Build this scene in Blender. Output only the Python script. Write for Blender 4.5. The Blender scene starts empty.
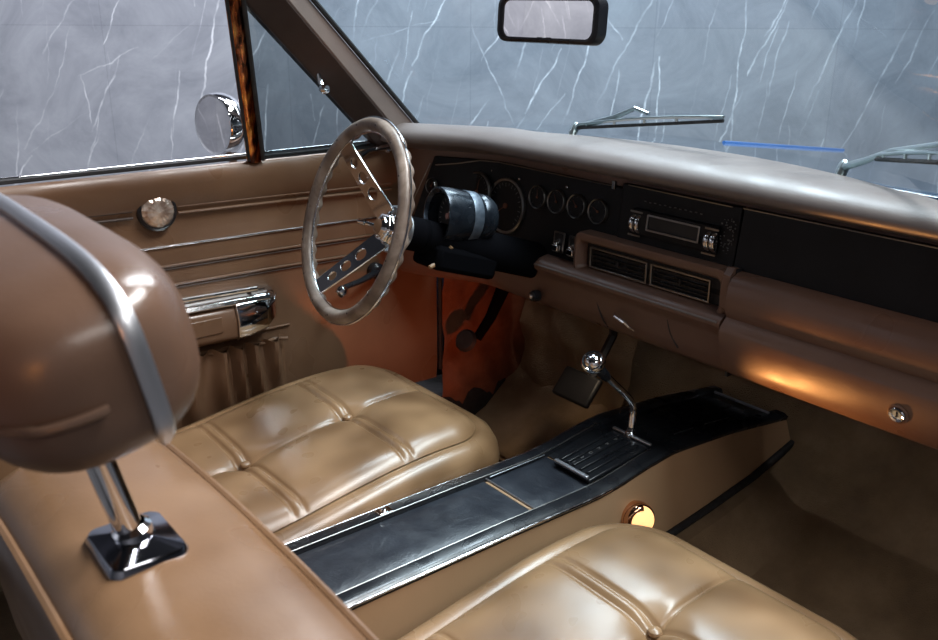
import bpy, bmesh, math, random
from mathutils import Vector, Matrix
PI = math.pi
C = bpy.context.scene.collection
sc = bpy.context.scene

# ------------------------------------------------------------------ camera, world, lights
cam_d = bpy.data.cameras.new('camera')
cam = bpy.data.objects.new('camera', cam_d); C.objects.link(cam)
cam_d.sensor_width = 36.0; cam_d.lens = 918.84/938*36; cam_d.clip_start = .02
R3 = Matrix(((0.619427, -0.261786, 0.740121), (0.78504, 0.200884, -0.585967), (0.00472, 0.943988, 0.329945)))
cam.matrix_world = Matrix.Translation((1.115, 0, 1.2)) @ R3.to_4x4()
cam_d.dof.use_dof = True; cam_d.dof.focus_distance = 1.75; cam_d.dof.aperture_fstop = 9
sc.camera = cam
sc.view_settings.view_transform = 'Standard'; sc.view_settings.look = 'None'
sc.view_settings.gamma = 1; sc.view_settings.exposure = 0.0
sc.view_settings.use_curve_mapping = False
w = bpy.data.worlds.new('world'); sc.world = w; w.use_nodes = True
w.node_tree.nodes['Background'].inputs[0].default_value = (.55, .62, .75, 1)
w.node_tree.nodes['Background'].inputs[1].default_value = .05

def look(o, d):
    o.rotation_euler = Vector(d).to_track_quat('-Z', 'Y').to_euler()
def area(name, loc, target, size, power, color=(1, 1, 1)):
    l = bpy.data.lights.new(name, 'AREA'); l.shape = 'RECTANGLE'; l.size, l.size_y = size; l.energy = power; l.color = color
    o = bpy.data.objects.new(name, l); C.objects.link(o); o.location = loc
    look(o, Vector(target)-Vector(loc)); return o
area('ceiling_softbox', (.75, 1.7, 3.0), (.1, .7, .4), (2.2, .5), 140, (1, .98, .97))
area('ceiling_softbox', (-.9, 2.0, 3.0), (-.3, .9, .6), (.5, 2.2), 98, (.93, .96, 1))
area('side_softbox', (2.6, .4, 2.4), (0, .9, .4), (.9, .6), 17, (1, .96, .92))
area('added_back_wall_light', (-1.6, 1.0, 3.0), (-3.6, 3.2, 1.0), (4.0, .5), 105, (.88, .89, 1))  # added, like the next one, to brighten the back wall
area('added_back_wall_light', (-.2, 3.4, 3.0), (-1.6, 4.6, 1.0), (4.0, .5), 85, (.86, .93, 1))
area('added_left_wall_light', (-2.2, -2.6, 3.0), (-4.0, -3.2, 1.2), (3.0, .5), 120, (1, .96, .97))  # added so the rear-view mirror reflects a lighter wall
area('added_front_wall_light', (2.6, -1.4, 3.0), (3.8, -2.6, 1.2), (3.0, .5), 30, (1, .97, .96))  # added to brighten what the side mirror and chrome reflect

# ------------------------------------------------------------------ helpers
def tag(o, label=None, cat=None, group=None, kind=None):
    if label: o['label'] = label
    if cat: o['category'] = cat
    if group: o['group'] = group
    if kind: o['kind'] = kind
    return o
def empty(name, loc, label, cat, group=None):
    o = bpy.data.objects.new(name, None); C.objects.link(o); o.location = loc; o.empty_display_size = .05
    return tag(o, label, cat, group)
def world_loc(p):
    v = Vector((0, 0, 0))
    while p: v = v+Vector(p.location); p = p.parent
    return v
class MB:
    """collects geometry in world coordinates and links it as one mesh object"""
    def __init__(s): s.v = []; s.f = []
    def add(s, vs, fs):
        n = len(s.v); s.v += [Vector(v) for v in vs]; s.f += [tuple(i+n for i in f) for f in fs]; return s
    def grid(s, rows, cu=False, cv=False, cap=False):
        nr, nc = len(rows), len(rows[0]); vs = [p for r in rows for p in r]; fs = []
        for i in range(nr if cv else nr-1):
            for j in range(nc if cu else nc-1):
                a = i*nc+j; b = i*nc+(j+1) % nc; i2 = (i+1) % nr
                fs.append((a, b, i2*nc+(j+1) % nc, i2*nc+j))
        if cap: fs.append(tuple(range(nc))[::-1]); fs.append(tuple((nr-1)*nc+j for j in range(nc)))
        return s.add(vs, fs)
    def box(s, c, d, rot=None):
        c = Vector(c); M = rot or Matrix.Identity(3)
        vs = [c+M @ Vector((x*d[0]/2, y*d[1]/2, z*d[2]/2)) for x in (-1, 1) for y in (-1, 1) for z in (-1, 1)]
        return s.add(vs, [(0, 1, 3, 2), (4, 6, 7, 5), (0, 4, 5, 1), (2, 3, 7, 6), (0, 2, 6, 4), (1, 5, 7, 3)])
    def tube(s, pts, r, n=12, closed=False, flat=None):
        pts = [Vector(p) for p in pts]; N = len(pts); rs = r if isinstance(r, (list, tuple)) else [r]*N
        rows = []; up = None
        for i, p in enumerate(pts):
            a = pts[(i-1) % N] if (closed or i) else p; b = pts[(i+1) % N] if (closed or i < N-1) else p
            t = (b-a).normalized()
            if up is None: up = t.orthogonal().normalized()
            up = (up-t*up.dot(t)).normalized(); q = t.cross(up)
            rows.append([p+rs[i]*(math.cos(k*2*PI/n)*up+math.sin(k*2*PI/n)*q) for k in range(n)])
        return s.grid(rows, cu=True, cv=closed, cap=not closed)
    def lathe(s, prof, org, axis, n=40, cap=False, sx=1, sy=1):
        """prof: (radius, height along axis)"""
        ax = Vector(axis).normalized(); u = ax.orthogonal().normalized()
        if abs(ax.z) < .9: u = Vector((0, 0, 1)).cross(ax).normalized()
        q = ax.cross(u); org = Vector(org)
        rows = [[org+ax*h+r*(sx*math.cos(k*2*PI/n)*u+sy*math.sin(k*2*PI/n)*q) for k in range(n)] for r, h in prof]
        return s.grid(rows, cu=True, cap=cap)
    def build(s, name, m, parent=None, smooth=True, bevel=0, sub=0, seg=2, angle=35):
        off = world_loc(parent)
        me = bpy.data.meshes.new(name); me.from_pydata([v-off for v in s.v], [], s.f)
        bm = bmesh.new(); bm.from_mesh(me); bmesh.ops.remove_doubles(bm, verts=bm.verts, dist=1e-6)
        bmesh.ops.recalc_face_normals(bm, faces=bm.faces); bm.to_mesh(me); bm.free()
        o = bpy.data.objects.new(name, me); C.objects.link(o); o.parent = parent
        me.materials.append(m)
        if smooth:
            for p in me.polygons: p.use_smooth = True
            me.set_sharp_from_angle(angle=math.radians(angle))
        if bevel:
            b = o.modifiers.new('bevel', 'BEVEL'); b.width = bevel; b.segments = seg; b.limit_method = 'ANGLE'; b.angle_limit = math.radians(angle)
            b.harden_normals = False
        if sub:
            b = o.modifiers.new('sub', 'SUBSURF'); b.levels = b.render_levels = sub
        return o
def rrect(a, b, r, n=6, cx=0, cy=0):
    pts = []
    for sx, sy, a0 in ((1, 1, 0), (-1, 1, 90), (-1, -1, 180), (1, -1, 270)):
        for k in range(n+1):
            t = math.radians(a0+90*k/n); pts.append((cx+sx*(a-r)+r*math.cos(t), cy+sy*(b-r)+r*math.sin(t)))
    return pts
def circle(cx, cy, r, n=24): return [(cx+r*math.cos(k*2*PI/n), cy+r*math.sin(k*2*PI/n)) for k in range(n)]
def plate(name, loops, th, org, ex, ey, m, parent=None, bevel=0.0):
    """a flat sheet with outline loops[0] and holes loops[1:], laid in the plane (ex, ey) at org"""
    cu = bpy.data.curves.new('c', 'CURVE'); cu.dimensions = '2D'; cu.fill_mode = 'BOTH'; cu.extrude = th/2
    for L in loops:
        sp = cu.splines.new('POLY'); sp.points.add(len(L)-1); sp.use_cyclic_u = True
        for i, (x, y) in enumerate(L): sp.points[i].co = (x, y, 0, 1)
    t = bpy.data.objects.new('t', cu); C.objects.link(t)
    bpy.context.view_layer.update()
    me = bpy.data.meshes.new_from_object(t.evaluated_get(bpy.context.evaluated_depsgraph_get()))
    bpy.data.objects.remove(t)
    ex = Vector(ex).normalized(); ey = Vector(ey).normalized(); ez = ex.cross(ey); org = Vector(org)-world_loc(parent)
    for v in me.vertices: v.co = org+ex*v.co.x+ey*v.co.y+ez*v.co.z
    bm = bmesh.new(); bm.from_mesh(me); bmesh.ops.remove_doubles(bm, verts=bm.verts, dist=1e-6); bm.to_mesh(me); bm.free()
    me.name = name; me.materials.clear(); me.materials.append(m)
    o = bpy.data.objects.new(name, me); C.objects.link(o); o.parent = parent
    if bevel:
        b = o.modifiers.new('bevel', 'BEVEL'); b.width = bevel; b.segments = 2; b.limit_method = 'ANGLE'
    return o
def sstep(t): t = max(0, min(1, t)); return t*t*(3-2*t)
def spline(P, n=8, closed=False):
    P = [Vector(p) for p in P]; out = []; N = len(P)
    for i in range(N if closed else N-1):
        g = (lambda k: P[k % N]) if closed else (lambda k: P[max(0, min(N-1, k))])
        a, b, c, d = g(i-1), g(i), g(i+1), g(i+2)
        for k in range(n):
            t = k/n; out.append(.5*((2*b)+(c-a)*t+(2*a-5*b+4*c-d)*t*t+(3*b-a-3*c+d)*t**3))
    if not closed: out.append(P[-1])
    return out
def lerpn(tab, x):
    for (a, va), (b, vb) in zip(tab, tab[1:]):
        if x <= b: return va+(vb-va)*max(0, (x-a))/(b-a)
    return tab[-1][1]

# ------------------------------------------------------------------ materials
def M(name, col=(.5, .5, .5), rough=.5, metal=0, **k):
    m = bpy.data.materials.new(name); m.use_nodes = True; b = m.node_tree.nodes['Principled BSDF']
    b.inputs['Base Color'].default_value = (*col, 1); b.inputs['Roughness'].default_value = rough; b.inputs['Metallic'].default_value = metal
    for n, v in k.items(): b.inputs[n.replace('_', ' ')].default_value = v
    return m
def nodes(m): return m.node_tree.nodes, m.node_tree.links, m.node_tree.nodes['Principled BSDF']
def textured(name, c1, c2, rough, scale=6, bump=.15, bscale=260, c3=None, rvar=.12, detail=4, stretch=(1, 1, 1), bdist=.002, **k):
    """colour mottled between c1 and c2 with fine grain bump and uneven gloss"""
    m = M(name, c1, rough, **k); N, L, b = nodes(m)
    tc = N.new('ShaderNodeTexCoord'); mp = N.new('ShaderNodeMapping'); mp.inputs['Scale'].default_value = stretch
    L.new(tc.outputs['Object'], mp.inputs[0])
    n1 = N.new('ShaderNodeTexNoise'); n1.inputs['Scale'].default_value = scale; n1.inputs['Detail'].default_value = detail; n1.inputs['Roughness'].default_value = .6
    L.new(mp.outputs[0], n1.inputs['Vector'])
    cr = N.new('ShaderNodeValToRGB'); cr.color_ramp.elements[0].position = .3; cr.color_ramp.elements[1].position = .7
    cr.color_ramp.elements[0].color = (*c1, 1); cr.color_ramp.elements[1].color = (*c2, 1)
    if c3: e = cr.color_ramp.elements.new(.5); e.color = (*c3, 1)
    L.new(n1.outputs[0], cr.inputs[0]); L.new(cr.outputs[0], b.inputs['Base Color'])
    n3 = N.new('ShaderNodeTexNoise'); n3.inputs['Scale'].default_value = scale*2.3; n3.inputs['Detail'].default_value = 1; L.new(tc.outputs['Object'], n3.inputs['Vector'])
    mr = N.new('ShaderNodeMapRange'); mr.inputs[1].default_value = .3; mr.inputs[2].default_value = .7
    mr.inputs[3].default_value = max(.02, rough-rvar); mr.inputs[4].default_value = rough+rvar
    L.new(n3.outputs[0], mr.inputs[0]); L.new(mr.outputs[0], b.inputs['Roughness'])
    n2 = N.new('ShaderNodeTexNoise'); n2.inputs['Scale'].default_value = bscale; n2.inputs['Detail'].default_value = 3; L.new(tc.outputs['Object'], n2.inputs['Vector'])
    bp = N.new('ShaderNodeBump'); bp.inputs['Strength'].default_value = bump; bp.inputs['Distance'].default_value = bdist
    L.new(n2.outputs[0], bp.inputs['Height']); L.new(bp.outputs[0], b.inputs['Normal'])
    return m
def wrinkled(name, *a, wscale=22, wamt=.6, **k):
    m = textured(name, *a, **k); N, L, b = nodes(m)
    bp = [n for n in N if n.type == 'BUMP'][0]
    tc = [n for n in N if n.type == 'TEX_COORD'][0]
    n4 = N.new('ShaderNodeTexNoise'); n4.inputs['Scale'].default_value = wscale; n4.inputs['Detail'].default_value = 2; n4.inputs['Distortion'].default_value = 1.2
    L.new(tc.outputs['Object'], n4.inputs['Vector'])
    b2 = N.new('ShaderNodeBump'); b2.inputs['Strength'].default_value = wamt; b2.inputs['Distance'].default_value = .006
    L.new(n4.outputs[0], b2.inputs['Height']); L.new(bp.outputs[0], b2.inputs['Normal']); L.new(b2.outputs[0], b.inputs['Normal'])
    return m
seat_lea = wrinkled('tan_seat_leather', (.165, .092, .044), (.34, .205, .108), .30, scale=9, detail=1, bump=.03, bscale=150, rvar=.03, wscale=9, wamt=.10, Coat_Weight=.25, Coat_Roughness=.3)
back_lea = textured('tan_back_leather', (.15, .082, .042), (.235, .137, .074), .33, scale=5, bump=.08)
head_lea = textured('brown_headrest_leather', (.09, .052, .035), (.14, .083, .056), .33, scale=4, bump=.08)
door_lea = textured('brown_door_vinyl', (.11, .058, .033), (.165, .092, .052), .36, scale=4, bump=.1)
dash_lea = textured('brown_dash_vinyl', (.135, .073, .052), (.175, .098, .07), .38, scale=5, bump=.12, bscale=400)
pad_lea = textured('dash_pad_vinyl', (.155, .125, .115), (.19, .155, .145), .42, scale=5, bump=.2, bscale=500)
piping_m = M('piping_brown', (.035, .018, .011), .5)
red_vinyl = textured('red_lit_kick_vinyl', (.17, .05, .022), (.24, .08, .035), .6, scale=9, bump=.25, bscale=60)  # red of the lamp glow mixed into the vinyl colour
red_lit_carpet = textured('red_lit_carpet', (.12, .042, .02), (.23, .085, .04), .95, scale=14, bump=.8, bscale=300)  # the footwell lamp's red glow is also put into this colour
carpet_m = textured('brown_carpet', (.19, .12, .07), (.38, .26, .155), .95, scale=7, bump=1.0, bscale=420, c3=(.27, .18, .10), bdist=.004)
console_tan = textured('tan_console_plastic', (.38, .235, .13), (.44, .275, .155), .5, scale=4, bump=.05)
black_v = wrinkled('black_console_vinyl', (.012, .014, .02), (.028, .033, .043), .34, scale=12, bump=.2, wscale=14, wamt=.28, rvar=.06)
black_gl = textured('black_gloss_plastic', (.008, .009, .012), (.016, .018, .022), .28, scale=9, bump=.03, rvar=.08)
black_sat = textured('black_satin_panel', (.006, .006, .008), (.011, .011, .014), .45, scale=9, bump=.08)
black_rub = textured('black_rubber', (.01, .01, .011), (.02, .02, .022), .6, scale=30, bump=.2)
pillar_dk = textured('dark_brown_pillar', (.045, .03, .026), (.06, .04, .034), .6, scale=9, bump=.1)
pillar_lt = textured('taupe_pillar', (.17, .13, .115), (.2, .15, .13), .5, scale=9, bump=.1)
chrome = M('chrome', (.82, .83, .85), .07, 1)
chrome_w = textured('worn_chrome', (.6, .6, .63), (.8, .8, .82), .18, scale=25, bump=.02, rvar=.08, Metallic=1.0)
satin = M('brushed_metal_trim', (.6, .62, .66), .38, 1)
flat_black = M('flat_black', (.004, .004, .005), 1.0, 0, Specular_IOR_Level=.0)
black_pan = textured('black_dash_face', (.004, .004, .005), (.007, .007, .009), .5, scale=9, bump=.05, rvar=.05, Specular_IOR_Level=.25)
amber_ch = M('amber_tinted_chrome', (.75, .42, .26), .12, 1)
dimchrome = M('dull_chrome_bezel', (.30, .29, .28), .3, 1)
mirror_m = M('mirror_glass', (.86, .85, .87), .01, 1)
white_m = M('white_print', (.7, .7, .7), .5)
red_m = M('red_needle', (.12, .04, .02), .5)
paint = M('blue_car_paint', (.012, .03, .06), .12, 0, Coat_Weight=1.0, Coat_Roughness=.04)
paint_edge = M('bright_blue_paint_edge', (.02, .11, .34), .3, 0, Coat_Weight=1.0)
steel_w = M('silver_wiper_metal', (.55, .6, .6), .28, 1)
dusty = textured('worn_rim_grip', (.09, .065, .052), (.40, .34, .29), .36, scale=13, bump=.15, bscale=120, c3=(.2, .155, .125))

def glass_mat(name, tint, refl=1.0):
    m = bpy.data.materials.new(name); m.use_nodes = True; N, L = m.node_tree.nodes, m.node_tree.links; N.clear()
    out = N.new('ShaderNodeOutputMaterial'); t = N.new('ShaderNodeBsdfTransparent'); g = N.new('ShaderNodeBsdfGlossy'); mx = N.new('ShaderNodeMixShader'); fr = N.new('ShaderNodeLayerWeight'); pw = N.new('ShaderNodeMath'); pw.operation = 'POWER'; pw.inputs[1].default_value = 4; ma = N.new('ShaderNodeMath'); ma.operation = 'MULTIPLY_ADD'; ma.inputs[1].default_value = .22; ma.inputs[2].default_value = .04
    t.inputs[0].default_value = (*tint, 1); g.inputs['Roughness'].default_value = .01; fr.inputs['Blend'].default_value = .5
    g.inputs[0].default_value = (refl, refl, refl, 1)
    L.new(fr.outputs['Facing'], pw.inputs[0]); L.new(pw.outputs[0], ma.inputs[0]); L.new(ma.outputs[0], mx.inputs[0]); L.new(t.outputs[0], mx.inputs[1]); L.new(g.outputs[0], mx.inputs[2]); L.new(mx.outputs[0], out.inputs[0])
    return m
ws_glass = glass_mat('windshield_glass', (.68, .81, .86))
vent_glass = glass_mat('smoked_vent_glass', (.36, .42, .44))

def painted_reflection():  # orange reflections on the chrome, painted into its base colour
    m = M('chrome_amber_reflection', (.2, .1, .05), .15, 1); N, L, b = nodes(m)
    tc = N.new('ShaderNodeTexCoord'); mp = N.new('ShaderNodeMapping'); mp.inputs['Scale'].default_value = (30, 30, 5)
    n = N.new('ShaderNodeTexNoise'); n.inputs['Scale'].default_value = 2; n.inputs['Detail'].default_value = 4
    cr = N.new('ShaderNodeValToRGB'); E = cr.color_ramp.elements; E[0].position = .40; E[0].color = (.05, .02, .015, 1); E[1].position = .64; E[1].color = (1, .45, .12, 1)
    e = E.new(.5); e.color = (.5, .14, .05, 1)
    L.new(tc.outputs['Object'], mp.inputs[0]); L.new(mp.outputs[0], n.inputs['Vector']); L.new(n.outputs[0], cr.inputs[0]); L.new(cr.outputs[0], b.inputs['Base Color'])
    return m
post_reflection = painted_reflection()

def marble():
    m = M('grey_marble_tiles', (.2, .22, .27), .35); N, L, b = nodes(m)
    tc = N.new('ShaderNodeTexCoord')
    # object space: x along the wall, z up
    n1 = N.new('ShaderNodeTexNoise'); n1.inputs['Scale'].default_value = 2.2; n1.inputs['Detail'].default_value = 9; n1.inputs['Roughness'].default_value = .72; n1.inputs['Distortion'].default_value = .8
    L.new(tc.outputs['Object'], n1.inputs['Vector'])
    cr = N.new('ShaderNodeValToRGB'); E = cr.color_ramp.elements; E[0].position = .3; E[0].color = (.17, .185, .215, 1); E[1].position = .72; E[1].color = (.32, .34, .375, 1)
    L.new(n1.outputs[0], cr.inputs[0]); cur = cr.outputs[0]
    def mth(op, a, b=None, c=None):
        n = N.new('ShaderNodeMath'); n.operation = op
        for k, q in enumerate((a, b, c)):
            if q is None: continue
            if isinstance(q, (int, float)): n.inputs[k].default_value = q
            else: L.new(q, n.inputs[k])
        return n.outputs[0]
    wn = N.new('ShaderNodeTexNoise'); wn.inputs['Scale'].default_value = 7; wn.inputs['Detail'].default_value = 3; L.new(tc.outputs['Object'], wn.inputs['Vector'])
    wob = mth('MULTIPLY', mth('SUBTRACT', wn.outputs[0], .5), .055)
    bn = N.new('ShaderNodeTexNoise'); bn.inputs['Scale'].default_value = 16; bn.inputs['Detail'].default_value = 4; L.new(tc.outputs['Object'], bn.inputs['Vector'])
    brk = N.new('ShaderNodeMapRange'); brk.inputs[1].default_value = .38; brk.inputs[2].default_value = .58; brk.inputs[3].default_value = .25; L.new(bn.outputs[0], brk.inputs[0])
    def veins(rot, cu, cv, fan, thr, keep, strength, seed):
        nonlocal cur
        ca, sa = math.cos(math.radians(rot)), math.sin(math.radians(rot))
        sp = N.new('ShaderNodeSeparateXYZ'); L.new(tc.outputs['Object'], sp.inputs[0]); X, Z = sp.outputs[0], sp.outputs[2]
        u = mth('ADD', mth('MULTIPLY', X, ca), mth('MULTIPLY', Z, -sa)); v = mth('ADD', mth('MULTIPLY', X, sa), mth('MULTIPLY', Z, ca))
        cb = N.new('ShaderNodeCombineXYZ'); L.new(mth('MULTIPLY_ADD', u, 1/cu, seed), cb.inputs[0]); L.new(mth('MULTIPLY_ADD', v, 1/cv, seed*.37), cb.inputs[1])
        vo = N.new('ShaderNodeTexVoronoi'); vo.voronoi_dimensions = '2D'; vo.inputs['Scale'].default_value = 1; L.new(cb.outputs[0], vo.inputs['Vector'])
        df = N.new('ShaderNodeVectorMath'); df.operation = 'SUBTRACT'; L.new(cb.outputs[0], df.inputs[0]); L.new(vo.outputs['Position'], df.inputs[1])
        sd = N.new('ShaderNodeSeparateXYZ'); L.new(df.outputs[0], sd.inputs[0])
        rc = N.new('ShaderNodeSeparateColor'); L.new(vo.outputs['Color'], rc.inputs[0])
        du = mth('MULTIPLY', sd.outputs[0], cu); dv = mth('MULTIPLY', sd.outputs[1], cv)
        t = mth('ABSOLUTE', mth('ADD', mth('ADD', du, mth('MULTIPLY', mth('MULTIPLY', mth('SUBTRACT', rc.outputs[0], .5), fan), dv)), wob))
        mr = N.new('ShaderNodeMapRange'); mr.interpolation_type = 'SMOOTHSTEP'; L.new(t, mr.inputs[0]); mr.inputs[1].default_value = thr; mr.inputs[2].default_value = thr*.25
        gt = mth('GREATER_THAN', rc.outputs[1], keep)
        fd = N.new('ShaderNodeMapRange'); L.new(mth('ABSOLUTE', dv), fd.inputs[0]); fd.inputs[1].default_value = cv*.55; fd.inputs[2].default_value = cv*.2
        f = mth('MULTIPLY', mth('MULTIPLY', mth('MULTIPLY', mr.outputs[0], gt), mth('MULTIPLY', fd.outputs[0], brk.outputs[0])), mth('MULTIPLY', rc.outputs[2], strength))
        mx = N.new('ShaderNodeMixRGB'); mx.inputs[2].default_value = (.92, .95, 1, 1); L.new(f, mx.inputs[0]); L.new(cur, mx.inputs[1]); cur = mx.outputs[0]
    veins(-15, .30, .75, .5, .006, .25, .9, 1.3)
    veins(-24, .22, .45, .6, .0055, .35, .8, 5.1)
    veins(20, .5, .5, .8, .005, .45, .75, 9.4)
    veins(-10, .16, .35, .5, .004, .3, .5, 14.2)
    veins(-50, .45, .4, 1.0, .004, .4, .5, 22.2)
    br = N.new('ShaderNodeTexBrick'); br.offset = 0; br.inputs['Scale'].default_value = 1; br.inputs['Mortar Size'].default_value = .0022; br.inputs['Brick Width'].default_value = .9; br.inputs['Row Height'].default_value = 1.8
    br.inputs['Color1'].default_value = (1, 1, 1, 1); br.inputs['Color2'].default_value = (.93, .93, .95, 1); br.inputs['Mortar'].default_value = (.8, .8, .82, 1); br.inputs['Mortar Smooth'].default_value = .3
    sx = N.new('ShaderNodeSeparateXYZ'); cb = N.new('ShaderNodeCombineXYZ'); L.new(tc.outputs['Object'], sx.inputs[0]); L.new(sx.outputs[0], cb.inputs[0])
    ad = N.new('ShaderNodeMath'); ad.operation = 'ADD'; ad.inputs[1].default_value = .43; L.new(sx.outputs[2], ad.inputs[0]); L.new(ad.outputs[0], cb.inputs[1])
    L.new(cb.outputs[0], br.inputs['Vector'])
    mx = N.new('ShaderNodeMixRGB'); mx.blend_type = 'MULTIPLY'; mx.inputs[0].default_value = 1; L.new(cur, mx.inputs[1]); L.new(br.outputs[0], mx.inputs[2])
    L.new(mx.outputs[0], b.inputs['Base Color'])
    return m
marble_m = marble()

# ------------------------------------------------------------------ the showroom
FW = Vector((-.784, .621, 0)); RT = Vector((.621, .784, 0)); CP = Vector((1.115, 0, 0))
def wall(name, centre, nrm, width, m, h=3.6, z0=-.3):
    o = MB().box((0, -.05, h/2), (width, .1, h)).build(name, m, smooth=False)
    n = Vector(nrm); o.location = (centre[0], centre[1], z0)
    xdir = Vector((-n.y, n.x, 0)); o.matrix_world = Matrix(((-xdir.x, n.x, 0, centre[0]), (-xdir.y, n.y, 0, centre[1]), (0, 0, 1, z0), (0, 0, 0, 1)))
    return tag(o, kind='structure')
D0 = 4.7
wall('wall_back', CP+FW*D0, -FW, 12, marble_m)
wall('wall_left', CP+FW*.5-RT*6, RT, 9, marble_m)
wall('wall_right', CP+FW*.5+RT*6, -RT, 9, marble_m)
wall('wall_front', CP-FW*3.8, FW, 12, M('showroom_grey_wall', (.42, .41, .42), .7))
fl = MB().box((0, 0, -.35), (14, 10, .1)).build('floor', textured('polished_floor', (.10, .10, .11), (.14, .14, .15), .25, scale=2, bump=.02), smooth=False)
tag(fl, kind='structure'); fl.rotation_euler.z = math.atan2(RT.y, RT.x); fl.location = CP+FW*.5
cl = MB().box((0, 0, 3.35), (14, 10, .1)).build('ceiling', M('dark_ceiling', (.03, .03, .035), .8), smooth=False)
tag(cl, kind='structure'); cl.rotation_euler.z = math.atan2(RT.y, RT.x); cl.location = CP+FW*.5

# ------------------------------------------------------------------ car body: hood, cowl, pillar, sill
body = empty('car', (0, 1.6, -.2), 'dark blue painted car body with hood seen through the windshield and taupe windshield pillar', 'car body')
xs = [-.9, -.86, -.6, -.3, 0, .3, .6, .86, .9]
def hoodz(x, y): return .868-.127*(y-1.62)+.012*(1-(x/.9)**2)-(.012 if abs(x) > .88 else 0)
mb = MB(); mb.grid([[(x, y, hoodz(x, y)) for x in xs] for y in [1.62+.11*k for k in range(19)]])
hood = mb.build('hood', paint, body); so = hood.modifiers.new('s', 'SOLIDIFY'); so.thickness = .012
mb = MB()
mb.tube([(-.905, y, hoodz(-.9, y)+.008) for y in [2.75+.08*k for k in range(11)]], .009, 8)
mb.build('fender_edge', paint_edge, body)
mb = MB(); mb.grid([[(x*s, y, z) for x in (-.9, -.5, 0, .5, .9)] for s, y, z in ((1, 1.5, .845), (1, 1.61, .858))]); mb.grid([[(x, 1.61, z) for x in (-.9, .9)] for z in (.858, .5)])
mb.build('cowl', black_sat, body)
for s in (-1, 1):
    mb = MB(); mb.grid([[(s*.905, y, z) for y in (1.35, 2.0, 2.8, 3.6)] for z in (-.05, .3, .6)]+[[(s*.9, y, hoodz(.9, max(1.62, y))) for y in (1.35, 2.0, 2.8, 3.6)]])
    f = mb.build('fender', paint, body); so = f.modifiers.new('s', 'SOLIDIFY'); so.thickness = .01; so.offset = 0
    mb = MB().box((s*.79, .5, .10), (.14, 2.2, .16)); mb.build('door_sill', black_rub, body, bevel=.01)
def ext(a, b, t): a = Vector(a); b = Vector(b); return a+(b-a)*t
W0, W1 = (-.697, 1.262, .925), (-.573, .936, 1.196)
M0, M1 = (-.672, 1.18, .932), (-.545, .872, 1.196)
D0_, D1 = (-.687, 1.095, .942), (-.573, .796, 1.196)
T = [-.38, 0, 1, 1.45]
mb = MB(); mb.grid([[ext(M0, M1, t), ext(W0, W1, t), ext(W0, W1, t)+Vector((-.03, .01, 0)), ext(W0, W1, t)+Vector((-.06, -.04, 0)), ext(M0, M1, t)+Vector((-.06, -.02, 0))] for t in T], cu=True, cap=True)
mb.build('pillar_trim', pillar_lt, body, bevel=.004)
mb = MB(); mb.grid([[ext(M0, M1, t), ext(D0_, D1, t), ext(D0_, D1, t)+Vector((-.03, 0, 0)), ext(M0, M1, t)+Vector((-.05, .0, 0))] for t in T], cu=True, cap=True)
mb.build('pillar_inner_face', pillar_dk, body, bevel=.003)
mb = MB(); mb.tube([ext(W0, W1, t)+Vector((.002, .004, .003)) for t in (-.1, 0, 1, 1.45)], .0055, 8); mb.build('weatherstrip', black_rub, body)
# windshield header and right pillar, above and right of the frame
TL_ = ext(W0, W1, 1.45); TR_ = Vector((.78, TL_.y-.03, TL_.z))
mb = MB(); mb.tube([TL_+(TR_-TL_)*k/12+Vector((0, .05*math.sin(PI*k/12), .012*math.sin(PI*k/12))) for k in range(13)], .03, 10); mb.build('windshield_header', pillar_lt, body)
mb = MB(); mb.tube([(.88, 1.22, .86), (.86, 1.0, 1.10), TR_], .022, 10); mb.build('right_pillar', pillar_lt, body)

# windshield
def gy(x, z):
    return 1.53-.26*(x/.7)**2-1.2*(z-.915)
ws = empty('windshield', (0, 1.52, .91), 'raked curved windshield glass above the dash pad', 'windshield')
mb = MB()
rows = []
for j in range(9):
    z = .90+.045*j*1.05; hw = .697-.4576*(z-.925); hr_ = .80-.12*(z-.9); yc = 1.53-1.2*(z-.915); ye = 1.266-1.203*(z-.925)
    rows.append([(q, yc+(ye-yc)*min(.62 if q > 0 else 1, (q/hw)**2)+.006, z) for q in [-hw-.01+(hw+.01+hr_)*s/24 for s in range(25)]])
mb.grid(rows); g = mb.build('glass_pane', ws_glass, ws)

# wipers outside the glass
def wiper(pts_arm, pts_blade, label, width=.006):
    t = empty('windshield_wiper', pts_arm[0], label, 'wiper', 'wipers on the windshield')
    off = Vector((0, .012, .006))
    A = [Vector(p)+off for p in pts_arm]; B = [Vector(p)+off for p in pts_blade]
    mb = MB(); mb.lathe([(.0, .013), (.006, .012), (.009, .006), (.010, 0), (.010, -.02)], A[0], (0, .45, .9), 20); mb.build('pivot_cap', steel_w, t)
    mb = MB(); mb.tube(A, [.007, .006, .0045, .004][:len(A)] if len(A) <= 4 else .005, 8); mb.build('arm', steel_w, t)
    d = (B[-1]-B[0]); n = 14
    mb = MB(); mb.tube([B[0]+d*k/n+Vector((0, .0, .007+.006*math.sin(PI*k/n))) for k in range(n+1)], .0032, 8)
    for k in (1, 4, 7, 10, 13): mb.tube([B[0]+d*k/n+Vector((0, 0, .003)), B[0]+d*k/n+Vector((0, 0, .008+.006*math.sin(PI*k/n)))], .0028, 6)
    mb.build('blade_frame', steel_w, t)
    mb = MB(); mb.tube([B[0]+d*k/n for k in range(n+1)], .0034, 8); mb.build('rubber_blade', black_rub, t)
    return t
wiper([(-.359, 1.452, .925), (-.25, 1.46, .958), (-.18, 1.445, .984), (-.146, 1.447, .976)], [(-.345, 1.445, .927), (.047, 1.434, .982)], 'silver windshield wiper lying across the middle of the glass')
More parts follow.
